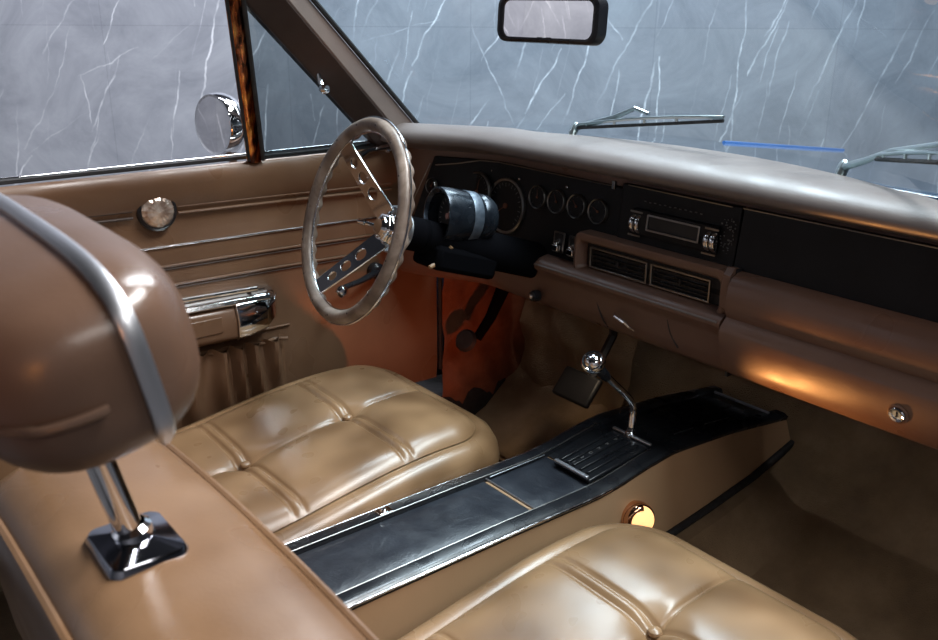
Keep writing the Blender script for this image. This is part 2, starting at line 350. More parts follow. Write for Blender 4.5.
wiper([(.27, 1.482, .922), (.33, 1.44, .945), (.39, 1.40, .972), (.56, 1.26, 1.02)], [(.37, 1.40, .957), (.62, 1.22, 1.00)], 'silver windshield wiper at the right edge, pivoting beside the blue fender line')

# ------------------------------------------------------------------ driver door
door = empty('car_door', (-.76, .9, .2), 'brown vinyl driver door with armrest, gathered map pocket and vent window', 'car door')
X0 = -.735
def dsl(y): return -.02*(y-.3)/1.05       # lines on the door fall slightly towards the front
prof = [(0, .865), (.012, .872), (.02, .866), (.022, .845), (.014, .818), (.006, .80), (0, .79), (-.006, .775), (-.006, .74), (0, .72), (0, .70), (0, .55), (0, .40), (0, .30), (-.004, .255)]
ys = [-.1+.05*k for k in range(30)]+[1.355]
mb = MB(); rows = []
for y in ys:
    pts = [(X0-.04, y, .862)]
    for dx, z in prof: pts.append((X0+dx+(.004*math.sin(y*5)), y, z+dsl(y)*(1 if z < .85 else .25)))
    pts.append((X0-.05, y, .25)); rows.append(pts)
mb.grid(rows, cu=True, cap=True); mb.build('door_panel', door_lea, door, angle=50)
# pleat lines
for z, y0, y1, mm, r in ((.716, -.1, 1.3, chrome_w, .0025), (.674, -.1, 1.2, door_lea, .0028), (.667, -.1, 1.2, piping_m, .0015), (.632, -.1, 1.1, door_lea, .0028), (.625, -.1, 1.1, piping_m, .0015), (.49, -.1, .93, door_lea, .003)):
    mb = MB(); mb.tube([(X0+.001+.004*math.sin(y*5)+.001, y, z+dsl(y)) for y in [y0+(y1-y0)*k/14 for k in range(15)]], r, 8)
    mb.build('door_trim_line', mm, door)
for y0, y1 in ((.69, 1.22), (.30, .595)):
    for dz in (0, .014):
        mb = MB(); mb.tube([(X0+.002+.004*math.sin(y*5), y, .786+dz+dsl(y)*1.3) for y in [y0+(y1-y0)*k/10 for k in range(11)]], .0034, 8); mb.build('molded_rib', door_lea if y0 > .6 else piping_m, door)
# round lens
rl = MB().lathe([(.041, 0), (.041, .008), (.036, .012), (.034, .009)], (X0, .645, .787), (1, 0, .05), 40).build('lens_bezel', black_sat, door)
def lens_mat():
    m = M('faceted_lens', (.6, .48, .4), .18, .7); N, L, b = nodes(m)
    tc = N.new('ShaderNodeTexCoord'); gr = N.new('ShaderNodeTexNoise'); gr.inputs['Scale'].default_value = 60; cr = N.new('ShaderNodeValToRGB')
    cr.color_ramp.elements[0].color = (.4, .28, .22, 1); cr.color_ramp.elements[1].color = (.8, .68, .58, 1); cr.color_ramp.elements[0].position = .35; cr.color_ramp.elements[1].position = .65
    L.new(tc.outputs['Object'], gr.inputs['Vector']); L.new(gr.outputs[0], cr.inputs[0]); L.new(cr.outputs[0], b.inputs['Base Color'])
    return m
mb = MB(); n = 16; P0 = Vector((X0+.014, .645, .787)); rows = []
for r, h in ((0.0005, .008), (.012, .006), (.024, .003), (.031, -.001), (.034, -.004)):
    rows.append([P0+Vector((h+(.001 if k % 2 else 0)*(r/.034), r*math.cos(k*2*PI/32), r*math.sin(k*2*PI/32))) for k in range(32)])
mb.grid(rows, cu=True); mb.build('round_lens', lens_mat(), door, smooth=False)
# armrest
mb = MB(); rows = []
for y, s in ((.30, 1), (.6, 1), (.74, 1), (.778, 1)):
    rows.append([(X0+x*s, y, z+dsl(y)) for x, z in ((-.01, .50), (.045, .498), (.06, .508), (.062, .545), (.052, .572), (.03, .58), (-.01, .582))])
mb.grid(rows, cu=True, cap=True); arm = mb.build('armrest', door_lea, door, bevel=.006, seg=3)
mb = MB(); mb.box((X0+.0625, .53, .536), (.004, .42, .036)); mb.build('armrest_inset', door_lea, arm, bevel=.0018)
mb = MB(); rows = []
for y, s, zz in ((.775, 1.04, 0), (.80, 1.05, .002), (.845, 1.0, .012), (.872, .8, .028), (.885, .5, .042)):
    rows.append([(X0+x*s, y, z+dsl(y)+zz*(1 if z < .55 else 0)) for x, z in ((-.01, .498), (.045, .495), (.064, .508), (.066, .548), (.055, .582), (.03, .592), (-.01, .594))])
mb.grid(rows, cu=True, cap=True); mb.build('chrome_end_cap', chrome, arm, bevel=.005, seg=3)
mb = MB(); rows = []
for y in (.28, .5, .7, .845, .86):
    rows.append([(X0+x, y, z+dsl(y)) for x, z in ((-.01, .583), (.03, .583), (.05, .577), (.057, .582), (.05, .592), (.03, .599), (-.01, .60))])
mb.grid(rows, cu=True, cap=True); mb.build('chrome_top_strip', chrome, arm, bevel=.002)
mb = MB(); mb.tube([(X0+.03, .82, .603-.01), (X0+.05, .83, .607-.01), (X0+.05, .60, .609-.005)], .006, 10); mb.build('door_release', chrome, arm)
# gathered map pocket
mb = MB(); rows = []
for i in range(80):
    y = .42+.49*i/79; row = []
    ph = 1.5*math.sin(i*.21)+.8*math.sin(i*.07)
    for j in range(18):
        t = j/17; z = .478-.225*t-.03*(y-.42)
        edge = sstep(i/5)*sstep((79-i)/7)
        fold = math.sin(y*130+ph+1.2*math.sin(4*t+y*9))
        amp = .016*(1-.35*t)+.006*math.exp(-((t-.08)/.05)**2)
        bulge = .045*math.sin(PI*min(1, .25+.75*t))*.8+.008*math.exp(-(t/.05)**2)
        x = X0+.004+edge*(bulge+amp*fold*(.4+.6*math.sin(PI*min(1, t+.15)) if t < .85 else .3))
        row.append((x, y, z+.004*math.sin(y*150)*math.exp(-t/.06)))
    rows.append(row)
mb.grid(rows); mb.build('map_pocket', door_lea, door)
mb = MB(); mb.tube([(X0+.018+.006*math.sin(y*105), y, .470-.03*(y-.42)) for y in [.43+.48*k/100 for k in range(101)]], .0045, 8); mb.build('pocket_elastic', door_lea, door)
# window crank
mb = MB(); hub = Vector((X0+.012, 1.165, .570)); kn = Vector((X0+.045, 1.044, .550))
mb.lathe([(.02, -.01), (.02, .008), (.014, .014), (0, .015)], hub, (1, 0, 0), 24); mb.tube([hub+Vector((.008, 0, 0)), (hub+kn)/2+Vector((.006, 0, 0)), kn-Vector((.012, 0, 0))], [.009, .007, .006], 10)
cr_ = mb.build('window_crank', black_gl, door)
mb = MB(); mb.lathe([(0, .018), (.008, .017), (.014, .010), (.014, .002), (.009, -.006), (.006, -.012)], kn, (1, -.2, .1), 24); mb.build('crank_knob', chrome, cr_)
# belt line strips and latch
mb = MB(); mb.box((X0-.008, .38, .876), (.012, 1.0, .009)); mb.build('window_sweep', black_rub, door, bevel=.002)
mb = MB(); mb.box((X0-.024, .38, .879), (.008, 1.0, .006)); mb.build('belt_chrome', chrome, door, bevel=.002)
mb = MB(); mb.box((X0-.01, 1.09, .872), (.035, .44, .014)); mb.build('vent_frame_base', black_rub, door, bevel=.004)
mb = MB(); mb.box((X0-.005, 1.07, .883), (.008, .36, .005)); mb.build('vent_chrome_strip', chrome, door, bevel=.0015)
mb = MB(); mb.lathe([(.013, -.02), (.013, .006), (.009, .012), (0, .013)], (X0+.02, 1.20, .867), (1, -.2, .3), 20); mb.tube([(X0+.03, 1.20, .872), (X0+.032, 1.14, .868), (X0+.035, 1.115, .858)], [.007, .006, .008], 10); mb.build('lock_lever', chrome, door)
# division post and vent glass
def tp(y, z, dx=0): return Vector((-.72+.45*(z-.87)+dx, y, z))
p0, p1 = Vector((-.717, .862, .872)), Vector((-.573, .775, 1.196)); dd = p1-p0
mb = MB(); rows = []
for t in (-.02, .5, 1, 1.5):
    p = p0+dd*t; rows.append([p+Vector(q) for q in ((.006, -.013, 0), (.010, 0, 0), (.006, .013, 0), (-.012, .013, 0), (-.012, -.013, 0))])
mb.grid(rows, cu=True, cap=True); mb.build('division_post', post_reflection, door, bevel=.002)
for dy, r in ((-.014, .0035), (.018, .006)):
    mb = MB(); mb.tube([p0+dd*t+Vector((.003, dy, 0)) for t in (0, 1, 1.5)], r, 8); mb.build('post_seal', black_rub, door)
mb = MB(); A = [tp(.875, .875, -.006), tp(1.16, .875, -.006), ext(D0_, D1, 0)+Vector((-.01, .01, 0)), ext(D0_, D1, 1)+Vector((-.01, .01, 0)), tp(.80, 1.19, -.006)]
mb.add(A, [(0, 1, 2, 3, 4)]); mb.build('vent_glass', vent_glass, door)
mb = MB(); v = Vector((-.640, .985, 1.032)); mb.tube([v+Vector((0, -.004, .03)), v+Vector((.006, 0, 0)), v+Vector((.012, .004, -.006))], [.004, .006, .005], 10); mb.lathe([(0, .009), (.008, .008), (.011, 0), (.008, -.008), (0, -.009)], v+Vector((.013, .004, -.012)), (1, .3, 0), 20)
mb.build('vent_latch', chrome, door)

# side mirror
sm = empty('side_mirror', (-.86, .86, .85), 'round chrome side mirror outside the driver window', 'mirror')
ax = Vector((.22, -.97, .03)).normalized(); c0 = Vector((-.85, .832, .935))
mb = MB(); mb.lathe([(.060, .0), (.0655, .001), (.068, -.005), (.069, -.022), (.066, -.038), (.055, -.050), (.035, -.058), (.0, -.062)], c0, ax, 48); mb.build('shell', chrome, sm)
mb = MB(); mb.lathe([(.0, .0), (.0605, .0), (.0605, -.004), (0, -.004)], c0+ax*.0002, ax, 48); mb.build('mirror_face', mirror_m, sm)
mb = MB(); mb.tube([c0-ax*.04-Vector((0, 0, .03)), c0-ax*.05-Vector((.01, 0, .08)), c0-ax*.05-Vector((.01, 0, .13))], [.012, .011, .018], 12); mb.build('stem', chrome, sm)

# inside mirror
im = empty('rear_view_mirror', (0.03, 1.03, 1.13), 'black framed rear-view mirror hanging at the top of the windshield', 'mirror')
mc = Vector((.008, 1.03, 1.171)); n_ = Vector((.10, -.99, .06)).normalized(); ex = Vector((0, 0, 1)).cross(n_).normalized(); ey = n_.cross(ex)
def trap(a, b, r, grow=.06):
    return [(x, y*(1+grow*0)+(-.006*(1-(x/a)**2) if y < 0 else 0)) for x, y in rrect(a, b, r, 8)]
mb = MB(); O = trap(.105, .035, .018); I = trap(.093, .027, .012)
def P3(q, h): return mc+ex*q[0]+ey*q[1]+n_*h
mb.grid([[P3(q, h) for q in L_] for L_, h in ((I, -.001), (I, .005), (trap(.098, .030, .014), .007), (trap(.104, .034, .017), .005), (O, -.002), (trap(.106, .035, .018), -.014), (trap(.09, .026, .018), -.026))], cu=True)
mb.add([P3(q, -.026) for q in trap(.09, .026, .018)], [tuple(range(36))]); fr = mb.build('mirror_frame', black_gl, im)
mb = MB(); mb.add([P3(q, .003) for q in I], [tuple(range(len(I)))]); mb.build('mirror_face', mirror_m, im, smooth=False)
mb = MB(); mb.tube([mc-n_*.022, mc+Vector((0, .02, .05)), Vector((.02, .95, 1.31))], .006, 10); mb.build('stem', chrome, im)
mb = MB()
for q in (-.012, .006): mb.box(P3((q, -.029), .004), (.008, .002, .003))
mb.build('mirror_tab', black_sat, im)

# ------------------------------------------------------------------ dashboard
dash = empty('dashboard', (0, 1.4, .55), 'brown vinyl dashboard with black gauge panel spanning the car under the windshield', 'dashboard')
def bend(x): return -.10*sstep((-.46-x)/.26)
def loftx(prof, x0, x1, n=24, yoff=None, closed=True, rear=None):
    rows = []
    for k in range(n+1):
        x = x0+(x1-x0)*k/n; rows.append([(x, y+bend(x)*(1 if y < 1.4 else .3) if not callable(y) else y(x), z) for y, z in prof])
    m_ = MB(); m_.grid(rows, cu=closed, cap=closed); return m_
gb = lambda x: max(1.515-.26*(x/.7)**2, 1.365 if x > 0 else 1.24)
pp = [(gb, .914), (lambda x: gb(x)-.018, .919), (1.37, .926), (1.335, .9265), (1.30, .922), (1.28, .912), (1.272, .900), (1.275, .889), (1.285, .884), (1.31, .880), (1.345, .866), (1.40, .85)]
pp2 = [(p[0] if callable(p[0]) else p[0], p[1]) for p in pp]
rows = []
for k in range(61):
    x = -.735+1.50*k/60; r = []
    lip = .012*sstep((x+.30)/.2)
    for i, (y, z) in enumerate(pp):
        if callable(y): yy = y(x)
        else:
            yy = y+bend(x)
            yy = min(yy, gb(x)-(.032 if i == 2 else .048)) if i in (2, 3) else yy
        r.append((x, yy, z+.003*math.sin((x+.7)*2)))
    rows.append(r)
MB().grid(rows, cu=True, cap=True).build('dash_pad', pad_lea, dash, angle=60)
# black panels
def slab(x0, x1, zt, zb, yt, yb, m, name, n=20, th=.012, xl=None):
    rows = []
    for k in range(n+1):
        t = k/n; r = []
        for (y, z, s) in ((yt, zt, 0), (yb, zb, 1), (yb+th, zb, 1), (yt+th, zt, 0)):
            xa = x0+(xl if (xl and s) else 0); x = xa+(x1-xa)*t; r.append((x, y+bend(x), z))
        rows.append(r)
    return MB().grid(rows, cu=True, cap=True).build(name, m, dash, bevel=.0015)
cluster = slab(-.628, -.095, .852, .655, 1.345, 1.322, black_pan, 'instrument_panel', xl=-.055)
slab(-.095, .182, .862, .70, 1.340, 1.325, black_pan, 'radio_panel')
slab(.186, .765, .862, .752, 1.340, 1.325, black_pan, 'black_dash_panel')
def line(pts, r, m, name, parent=dash, n=6): mb = MB(); mb.tube(pts, r, n); return mb.build(name, m, parent)
line([(x, 1.338+bend(x), .853-(.02 if x < -.5 else 0)*sstep((-.5-x)/.12)) for x in [-.62+.05*k for k in range(11)]], .0013, dimchrome, 'panel_trim')
line([(-.632, 1.338+bend(-.632), .836), (-.685, 1.322+bend(-.685), .70)], .0013, dimchrome, 'panel_trim')
line([(-.078, 1.336, .862), (.165, 1.336, .8605)], .0013, dimchrome, 'panel_trim')
line([(.187, 1.336, .862), (.765, 1.336, .862)], .0014, dimchrome, 'panel_trim')
MB().box((-.112, 1.333, .857), (.008, .006, .016)).build('panel_clip', dimchrome, dash, bevel=.001)
line([(.187, 1.323, .753), (.765, 1.323, .753)], .0016, piping_m, 'panel_trim')
# gauges
def gauge(x, z, r, big=False, marks=True, ang=50):
    y = 1.345+(z-.852)*.11+bend(x)-.004
    fnorm = Vector((0, -1, .12)).normalized()
    g = MB().lathe([(r*.93, -.001), (r*.95, .004), (r*1.0, .005), (r*1.05, .003), (r*1.06, -.003)], (x, y, z), fnorm, 48).build('gauge', dimchrome if big else dimchrome, dash)
    o_ = world_loc(g)
    mb = MB(); mb.lathe([(r*.94, .0015), (r*.92, .0005), (0, .0005)], (x, y, z), fnorm, 48); mb.build('gauge_face', black_pan, g)
    u = Vector((0, 0, 1)).cross(fnorm).normalized(); v = fnorm.cross(u); c = Vector((x, y, z))+fnorm*.0022
    mb = MB(); nn = 22 if big else 9
    for k in range(nn):
        a = math.radians(225-270*k/(nn-1)); d = u*math.cos(a)+v*math.sin(a); e = u*-math.sin(a)+v*math.cos(a)
        L0 = .78 if k % 2 else .72; wd = r*.012+.0002
        mb.add([c+d*r*L0-e*wd, c+d*r*L0+e*wd, c+d*r*.86+e*wd, c+d*r*.86-e*wd], [(0, 1, 2, 3)])
    o = mb.build('dial_marks', white_dim, g, smooth=False)
    a = math.radians(ang); d = u*math.cos(a)+v*math.sin(a)
    mb = MB(); mb.tube([c-d*r*.12, c+d*r*.68], [.0012, .0004], 6); mb.lathe([(r*.1, -.001), (r*.1, .002), (0, .0025)], c, fnorm, 16); mb.build('needle', red_m, g)
    return g
white_dim = M('dim_dial_print', (.10, .10, .10), .6)
gauge(-.434, .760, .060, True, ang=215)
gauge(-.522, .779, .045, True, ang=80)
for x in (-.333, -.274, -.214, -.153): gauge(x, .796, .0245, ang=200+x*300)
gauge(-.625, .783, .018, ang=60)
loftx([(1.352, .885), (1.352, .66), (1.40, .66), (1.40, .885)], -.735, .765, 40).build('dash_backing', dash_lea, dash)
# toggles on the panel
def toggle(x, z):
    y = 1.336-(0.852-z)*.115
    t = plate('toggle_switch', [rrect(.016, .022, .003), rrect(.0125, .0185, .002)], .003, (x, y-.002, z), (1, 0, 0), (0, .11, .99), dimchrome, dash)
    MB().box((x, y-.001, z), (.024, .003, .036)).build('switch_recess', black_sat, t)
    mb = MB(); mb.tube([(x, y, z+.003), (x, y-.014, z-.004)], .0055, 10); mb.box((x, y-.010, z-.010), (.019, .012, .013)); mb.build('switch_paddle', chrome, t, bevel=.0015)
toggle(-.246, .716); toggle(-.201, .715)
for x, z in ((-.495, .83), (-.40, .825), (-.25, .83)): MB().lathe([(0, .002), (.0022, .0015), (.003, 0)], (x, 1.339, z), (0, -1, 0), 10).build('indicator_lamp', chrome_w, dash)
# radio
rc = Vector((.046, 1.332, .797))
rad = MB().box(rc+Vector((0, .0, 0)), (.20, .012, .05)).build('radio', black_pan, dash, bevel=.002)
plate('radio_bezel', [rrect(.062, .0155, .002), rrect(.059, .0125, .001)], .004, rc+Vector((.001, -.008, .004)), (1, 0, 0), (0, .1, 1), dimchrome, rad)
MB().box(rc+Vector((.001, -.0065, .004)), (.117, .002, .024)).build('radio_dial', black_sat, rad)
for s in (-1, 1):
    x = rc.x+s*.0885
    mb = MB()
    for dx in (-.0065, .0065): mb.lathe([(.004, -.005), (.0185, -.005), (.020, -.0025), (.020, .0025), (.0185, .005), (.004, .005)], (x+dx, rc.y+.002, rc.z-.004), (1, 0, 0), 40)
    kn_ = mb.build('radio_thumbwheel', chrome, rad)
    MB().box((x+.0, rc.y-.007, rc.z+.0195), (.03, .002, .003)).build('wheel_mark', dimchrome, rad); MB().box((x-.004, rc.y-.007, rc.z-.027), (.03, .002, .003)).build('wheel_mark', dimchrome, rad)
random.seed(4)
mb = MB()
for k in range(60):
    x = .155+.016*random.gauss(0, .6)+.01*random.random(); z = .795+.045*random.uniform(-1, 1)
    mb.box((x, 1.3325, z), (random.uniform(.001, .003), .001, random.uniform(.001, .003)))
mb.build('scuffed_print', white_dim, dash, smooth=False)
# bright scuffs: heater lettering ticks on the centre panel
mb = MB()
for i, x in enumerate([-.03+.012*k for k in range(12)]): mb.box((x, 1.3335, .838-.001*(i % 2)), (.005, .001, .0018))
mb.build('heater_lettering', white_dim, dash, smooth=False)
# vent housing
vf = rrect(.1925, .044, .02, 8, .005, .712)
vi = rrect(.1755, .0305, .012, 8, .003, .707)
mb = MB()
def vp(L_, y, s=1): return [(x, y, z) for x, z in L_]
mb.grid([vp(vf, 1.335), vp(vf, 1.31), vp(rrect(.189, .043, .019, 8, .005, .712), 1.302), vp(rrect(.181, .035, .014, 8, .004, .708), 1.300), vp(vi, 1.305), vp(rrect(.170, .027, .008, 8, .003, .707), 1.325)], cu=True)
vh = mb.build('air_vent', dash_lea, dash, angle=60)
MB().box((.003, 1.329, .707), (.35, .006, .062)).build('vent_back', black_sat, vh)
for x0, x1 in ((-.153, -.001), (.008, .148)):
    plate('vent_frame', [rrect((x1-x0)/2, .0215, .001, 2), rrect((x1-x0)/2-.003, .0185, .001, 2)], .004, ((x0+x1)/2, 1.318, .705), (1, 0, 0), (0, 0, 1), dimchrome, vh)
    mb = MB()
    for k in range(4): mb.box(((x0+x1)/2, 1.323, .693+.0085*k), ((x1-x0)-.008, .006, .0012))
    mb.box(((x0+x1)/2, 1.320, .705), (.004, .004, .012)); mb.build('vent_louvres', black_gl, vh)
# lower dash: ridge and knee panel
ridge = [(1.345, .682), (1.315, .680), (1.298, .677), (1.287, .670), (1.284, .662), (1.288, .654), (1.296, .648)]
low = [(1.296, .648), (1.300, .635), (1.304, .60), (1.312, .575), (1.325, .563), (1.36, .56), (1.36, .66)]
loftx(ridge+low[1:], -.70, .198, 30).build('knee_panel', dash_lea, dash, angle=60)
line([(x, 1.2855+bend(x), .6655) for x in [-.69+.0441*k for k in range(21)]], .0028, pad_lea, 'knee_ridge_highlight')  # paler strip along the crest, standing in for its highlight
# right side bolster and glovebox
gbx = [(1.335, .756), (1.312, .755), (1.296, .748), (1.288, .735), (1.284, .71), (1.286, .69), (1.291, .679), (1.285, .672), (1.277, .664), (1.274, .655), (1.277, .63), (1.287, .60), (1.302, .576), (1.325, .562), (1.36, .56), (1.38, .66)]
gl = loftx(gbx, .206, .765, 30).build('glovebox_door', dash_lea, dash, angle=60)
cw = loftx([(1.338, .758), (1.312, .762), (1.300, .75), (1.296, .72), (1.298, .69), (1.31, .677), (1.34, .675)], .185, .2005, 2).build('seam_edge', dash_lea, dash)
MB().box((.2025, 1.338, .66), (.006, .05, .2)).build('glovebox_gap', black_sat, dash)
lk = Vector((.532, 1.281, .617))
mb = MB(); mb.lathe([(.017, -.008), (.0165, .002), (.014, .0035), (.0125, .001)], lk, (0, -1, -.25), 32); b_ = mb.build('lock_bezel', dash_lea, gl)
mb = MB(); mb.lathe([(.0125, -.004), (.0125, .004), (.011, .006), (.008, .005), (.0078, .0035), (0, .0035)], lk, (0, -1, -.25), 32); b2 = mb.build('glovebox_lock', chrome, gl)
MB().box(lk+Vector((0, -.0045, 0)), (.002, .002, .009)).build('key_slot', black_sat, b2)
# ashtray pull, vents and knob on knee panel
mb = MB(); mb.tube([(-.058, 1.296, .613), (-.045, 1.285, .612), (-.02, 1.284, .607), (-.012, 1.290, .598), (-.008, 1.300, .590)], [.003, .004, .004, .003, .002], 8); mb.build('ashtray_pull', chrome_w, dash)
for pts in ([(-.118, 1.303, .645), (-.112, 1.303, .62), (-.098, 1.305, .59), (-.09, 1.315, .571)], [(.07, 1.301, .64), (.078, 1.303, .61), (.095, 1.308, .583)]):
    line(spline(pts, 6), .0016, black_sat, 'panel_seam')
mb = MB(); mb.lathe([(.0, .02), (.010, .018), (.013, .010), (.013, 0), (.006, -.004)], (-.285, 1.298, .592), (0, -1, .1), 20); mb.build('pull_knob', black_gl, dash)
MB().lathe([(.0, .003), (.004, .002), (.006, 0)], (-.285, 1.278, .594), (0, -1, .1), 12).build('knob_cap', chrome_w, dash)
# underside closure
MB().box((.03, 1.46, .62), (1.42, .20, .10)).build('dash_underside', black_sat, dash)
MB().box((-.08, 1.80, .50), (.36, .10, .28)).build('heater_box', flat_black, dash, bevel=.02)

# ------------------------------------------------------------------ steering column + tachometer
tl = math.radians(18); yw = math.radians(-6); NA = Vector((math.sin(yw)*math.cos(tl), -math.cos(yw)*math.cos(tl), math.sin(tl)))
WC = Vector((-.365, .890, .800))
def col(o): return WC-NA*o
stc = empty('steering_column', col(.45), 'black steering column behind the wheel with turn signal stalk', 'steering column')
mb = MB(); mb.lathe([(.0, -.105), (.030, -.105), (.034, -.115), (.034, -.15), (.030, -.155), (.034, -.16), (.034, -.24), (.04, -.26), (.04, -.75), (0, -.75)], WC, NA, 32); mb.build('column_tube', flat_black, stc)
mb = MB(); mb.lathe([(.029, -.103), (.036, -.108), (.036, -.114), (.03, -.118)], WC, NA, 32); mb.build('column_ring', satin, stc)
mb = MB(); q = col(.16); mb.tube([q+Vector((-.02, 0, 0)), (-.40, .985, .765), (-.435, .955, .775)], [.005, .004, .004], 8); mb.lathe([(0, .010), (.006, .007), (.006, -.007), (0, -.010)], (-.437, .953, .776), (-1, -.5, .1), 12); mb.build('turn_stalk', chrome, stc)
mb = MB(); mb.tube(spline([(-.303, 1.078, .732), (-.306, 1.073, .725), (-.308, 1.060, .708), (-.308, 1.026, .697)], 5), .0045, 8); mb.build('shift_stub', seat_lea, stc)
MB().box(col(.24)+Vector((0.0, 0, -.035)), (.09, .16, .05), Matrix.Rotation(-tl, 3, 'X')).build('column_bracket', flat_black, stc, bevel=.01)

tch = empty('tachometer', (-.352, 1.12, .72), 'black cylindrical tachometer strapped on top of the steering column', 'tachometer')
ta = Vector((-.15, -.975, .16)).normalized(); tc0 = Vector((-.352, 1.080, .787))
mb = MB(); mb.lathe([(.047, -.028), (.0475, -.002), (.054, .004), (.0575, .003), (.0585, -.004), (.056, -.040), (.0525, -.060), (.0515, -.080), (.048, -.085), (.048, -.089), (.050, -.093), (.048, -.108), (.041, -.120), (.025, -.130), (0, -.132)], tc0, ta, 56); mb.build('housing', textured('dark_blued_steel', (.012, .016, .024), (.03, .038, .05), .25, scale=18, bump=.03, Metallic=.5), tch)
mb = MB(); mb.lathe([(.0542, -.056), (.0547, -.057), (.0532, -.078), (.0527, -.079)], tc0, ta, 56); mb.build('strap', textured('grey_strap', (.07, .09, .12), (.12, .15, .19), .4, scale=90, bump=.2, Metallic=.4), tch)
mb = MB(); mb.lathe([(.046, -.026), (0, -.026)], tc0, ta, 48); dial = mb.build('dial', black_sat, tch)
u = Vector((0, 0, 1)).cross(ta).normalized(); v = ta.cross(u); cc = tc0-ta*.0245
mb = MB()
for k in range(17):
    a = math.radians(230-280*k/16); d = u*math.cos(a)+v*math.sin(a); e = -u*math.sin(a)+v*math.cos(a)
    mb.add([cc+d*.031-e*.0007, cc+d*.031+e*.0007, cc+d*.039+e*.0007, cc+d*.039-e*.0007], [(0, 1, 2, 3)])
mb.build('dial_marks', M('tach_print', (.4, .38, .36), .5), dial, smooth=False)
mb = MB(); a = math.radians(60); d = u*math.cos(a)+v*math.sin(a); mb.tube([cc-d*.008+ta*.002, cc+d*.033+ta*.002], [.0014, .0005], 6); mb.lathe([(.006, 0), (.006, .004), (0, .005)], cc, ta, 16); mb.build('needle', M('tach_needle', (.6, .3, .25), .4), dial)
MB().box((-.353, 1.15, .735), (.06, .10, .03), Matrix.Rotation(-tl*.6, 3, 'X')).build('mount', flat_black, tch, bevel=.006)

# ------------------------------------------------------------------ steering wheel
sw = empty('steering_wheel', col(.10), 'worn brown three-spoke steering wheel with drilled chrome spokes', 'steering wheel')
EX = -Vector((0, 0, 1)).cross(NA).normalized()
if EX.x < 0: EX = -EX
EY = NA.cross(EX)
if EY.z < 0: EY = -EY
def wp(a, r, o=0): return WC+r*(math.cos(a)*EX+math.sin(a)*EY)+NA*o
Rw = .185; rows = []; NU = 240; NV = 16
for i in range(NU):
    a = 2*PI*i/NU; row = []
    for j in range(NV):
        t = 2*PI*j/NV; cr_x, cr_y = math.cos(t), math.sin(t)   # radial, axial
        rr = .0142
        g_ = max(0, -cr_y*.8+.1*abs(cr_x))                        # finger grips at the back
        rr *= 1+.20*g_*math.cos(36*a)
        row.append(wp(a, Rw+rr*cr_x*.95, rr*cr_y*1.05))
    rows.append(row)
mb = MB(); mb.grid(rows, cu=True, cv=True); rim = mb.build('rim', dusty, sw, angle=80)
mb = MB(); mb.grid([[wp(2*PI*i/120, Rw+dr, do) for dr, do in ((.0132, -.0018), (.0162, -.0018), (.0162, .0018), (.0132, .0018))] for i in range(120)], cu=True, cv=True); mb.build('outer_metal_band', chrome_w, rim)
mb = MB(); mb.grid([[wp(2*PI*i/120, Rw-dr, do) for dr, do in ((.0128, -.0018), (.0150, -.0018), (.0150, .0018), (.0128, .0018))] for i in range(120)], cu=True, cv=True); mb.build('inner_metal_band', chrome_w, rim)
rivet_m = M('rivet_dark', (.05, .035, .03), .4, .6)
for k in range(15):
    a = 2*PI*(k+.5)/15; c_ = wp(a, Rw, .0148); mb = MB(); mb.lathe([(0, .0006), (.0020, .0004), (.0024, -.001)], c_, NA, 10); mb.build('rim_rivet', rivet_m, rim)
for ai, adeg in enumerate((131, 243, 7)):
    a = math.radians(adeg); d = math.cos(a)*EX+math.sin(a)*EY; e = -math.sin(a)*EX+math.cos(a)*EY
    A0 = WC+d*.173; A1 = WC+d*.028-NA*.078; ln = (A0-A1).length; dx = (A0-A1)/ln
    out = [(0, -.026), (ln, -.020), (ln, .020), (0, .026)]
    holes = [circle(ln*f, 0, r) for f, r in ((.32, .013), (.55, .012), (.76, .010))]
    s_ = plate('spoke', [out]+holes, .0045, A1, dx, e, chrome, sw, bevel=.0008)
mb = MB(); mb.lathe([(0, -.058), (.026, -.060), (.030, -.066), (.030, -.074), (.034, -.078), (.036, -.084), (.034, -.092), (.032, -.100), (.034, -.108), (0, -.108)], WC, NA, 6, ); mb.build('hub', chrome, sw, angle=20, bevel=.002)
mb = MB(); mb.lathe([(.0, -.052), (.016, -.053), (.022, -.058), (.024, -.066), (.024, -.07)], WC, NA, 40); mb.build('horn_button', chrome, sw)
mb = MB(); mb.lathe([(.044, -.080), (.047, -.083), (.047, -.100), (.040, -.106)], WC, NA, 40); mb.build('hub_adapter', satin, sw)

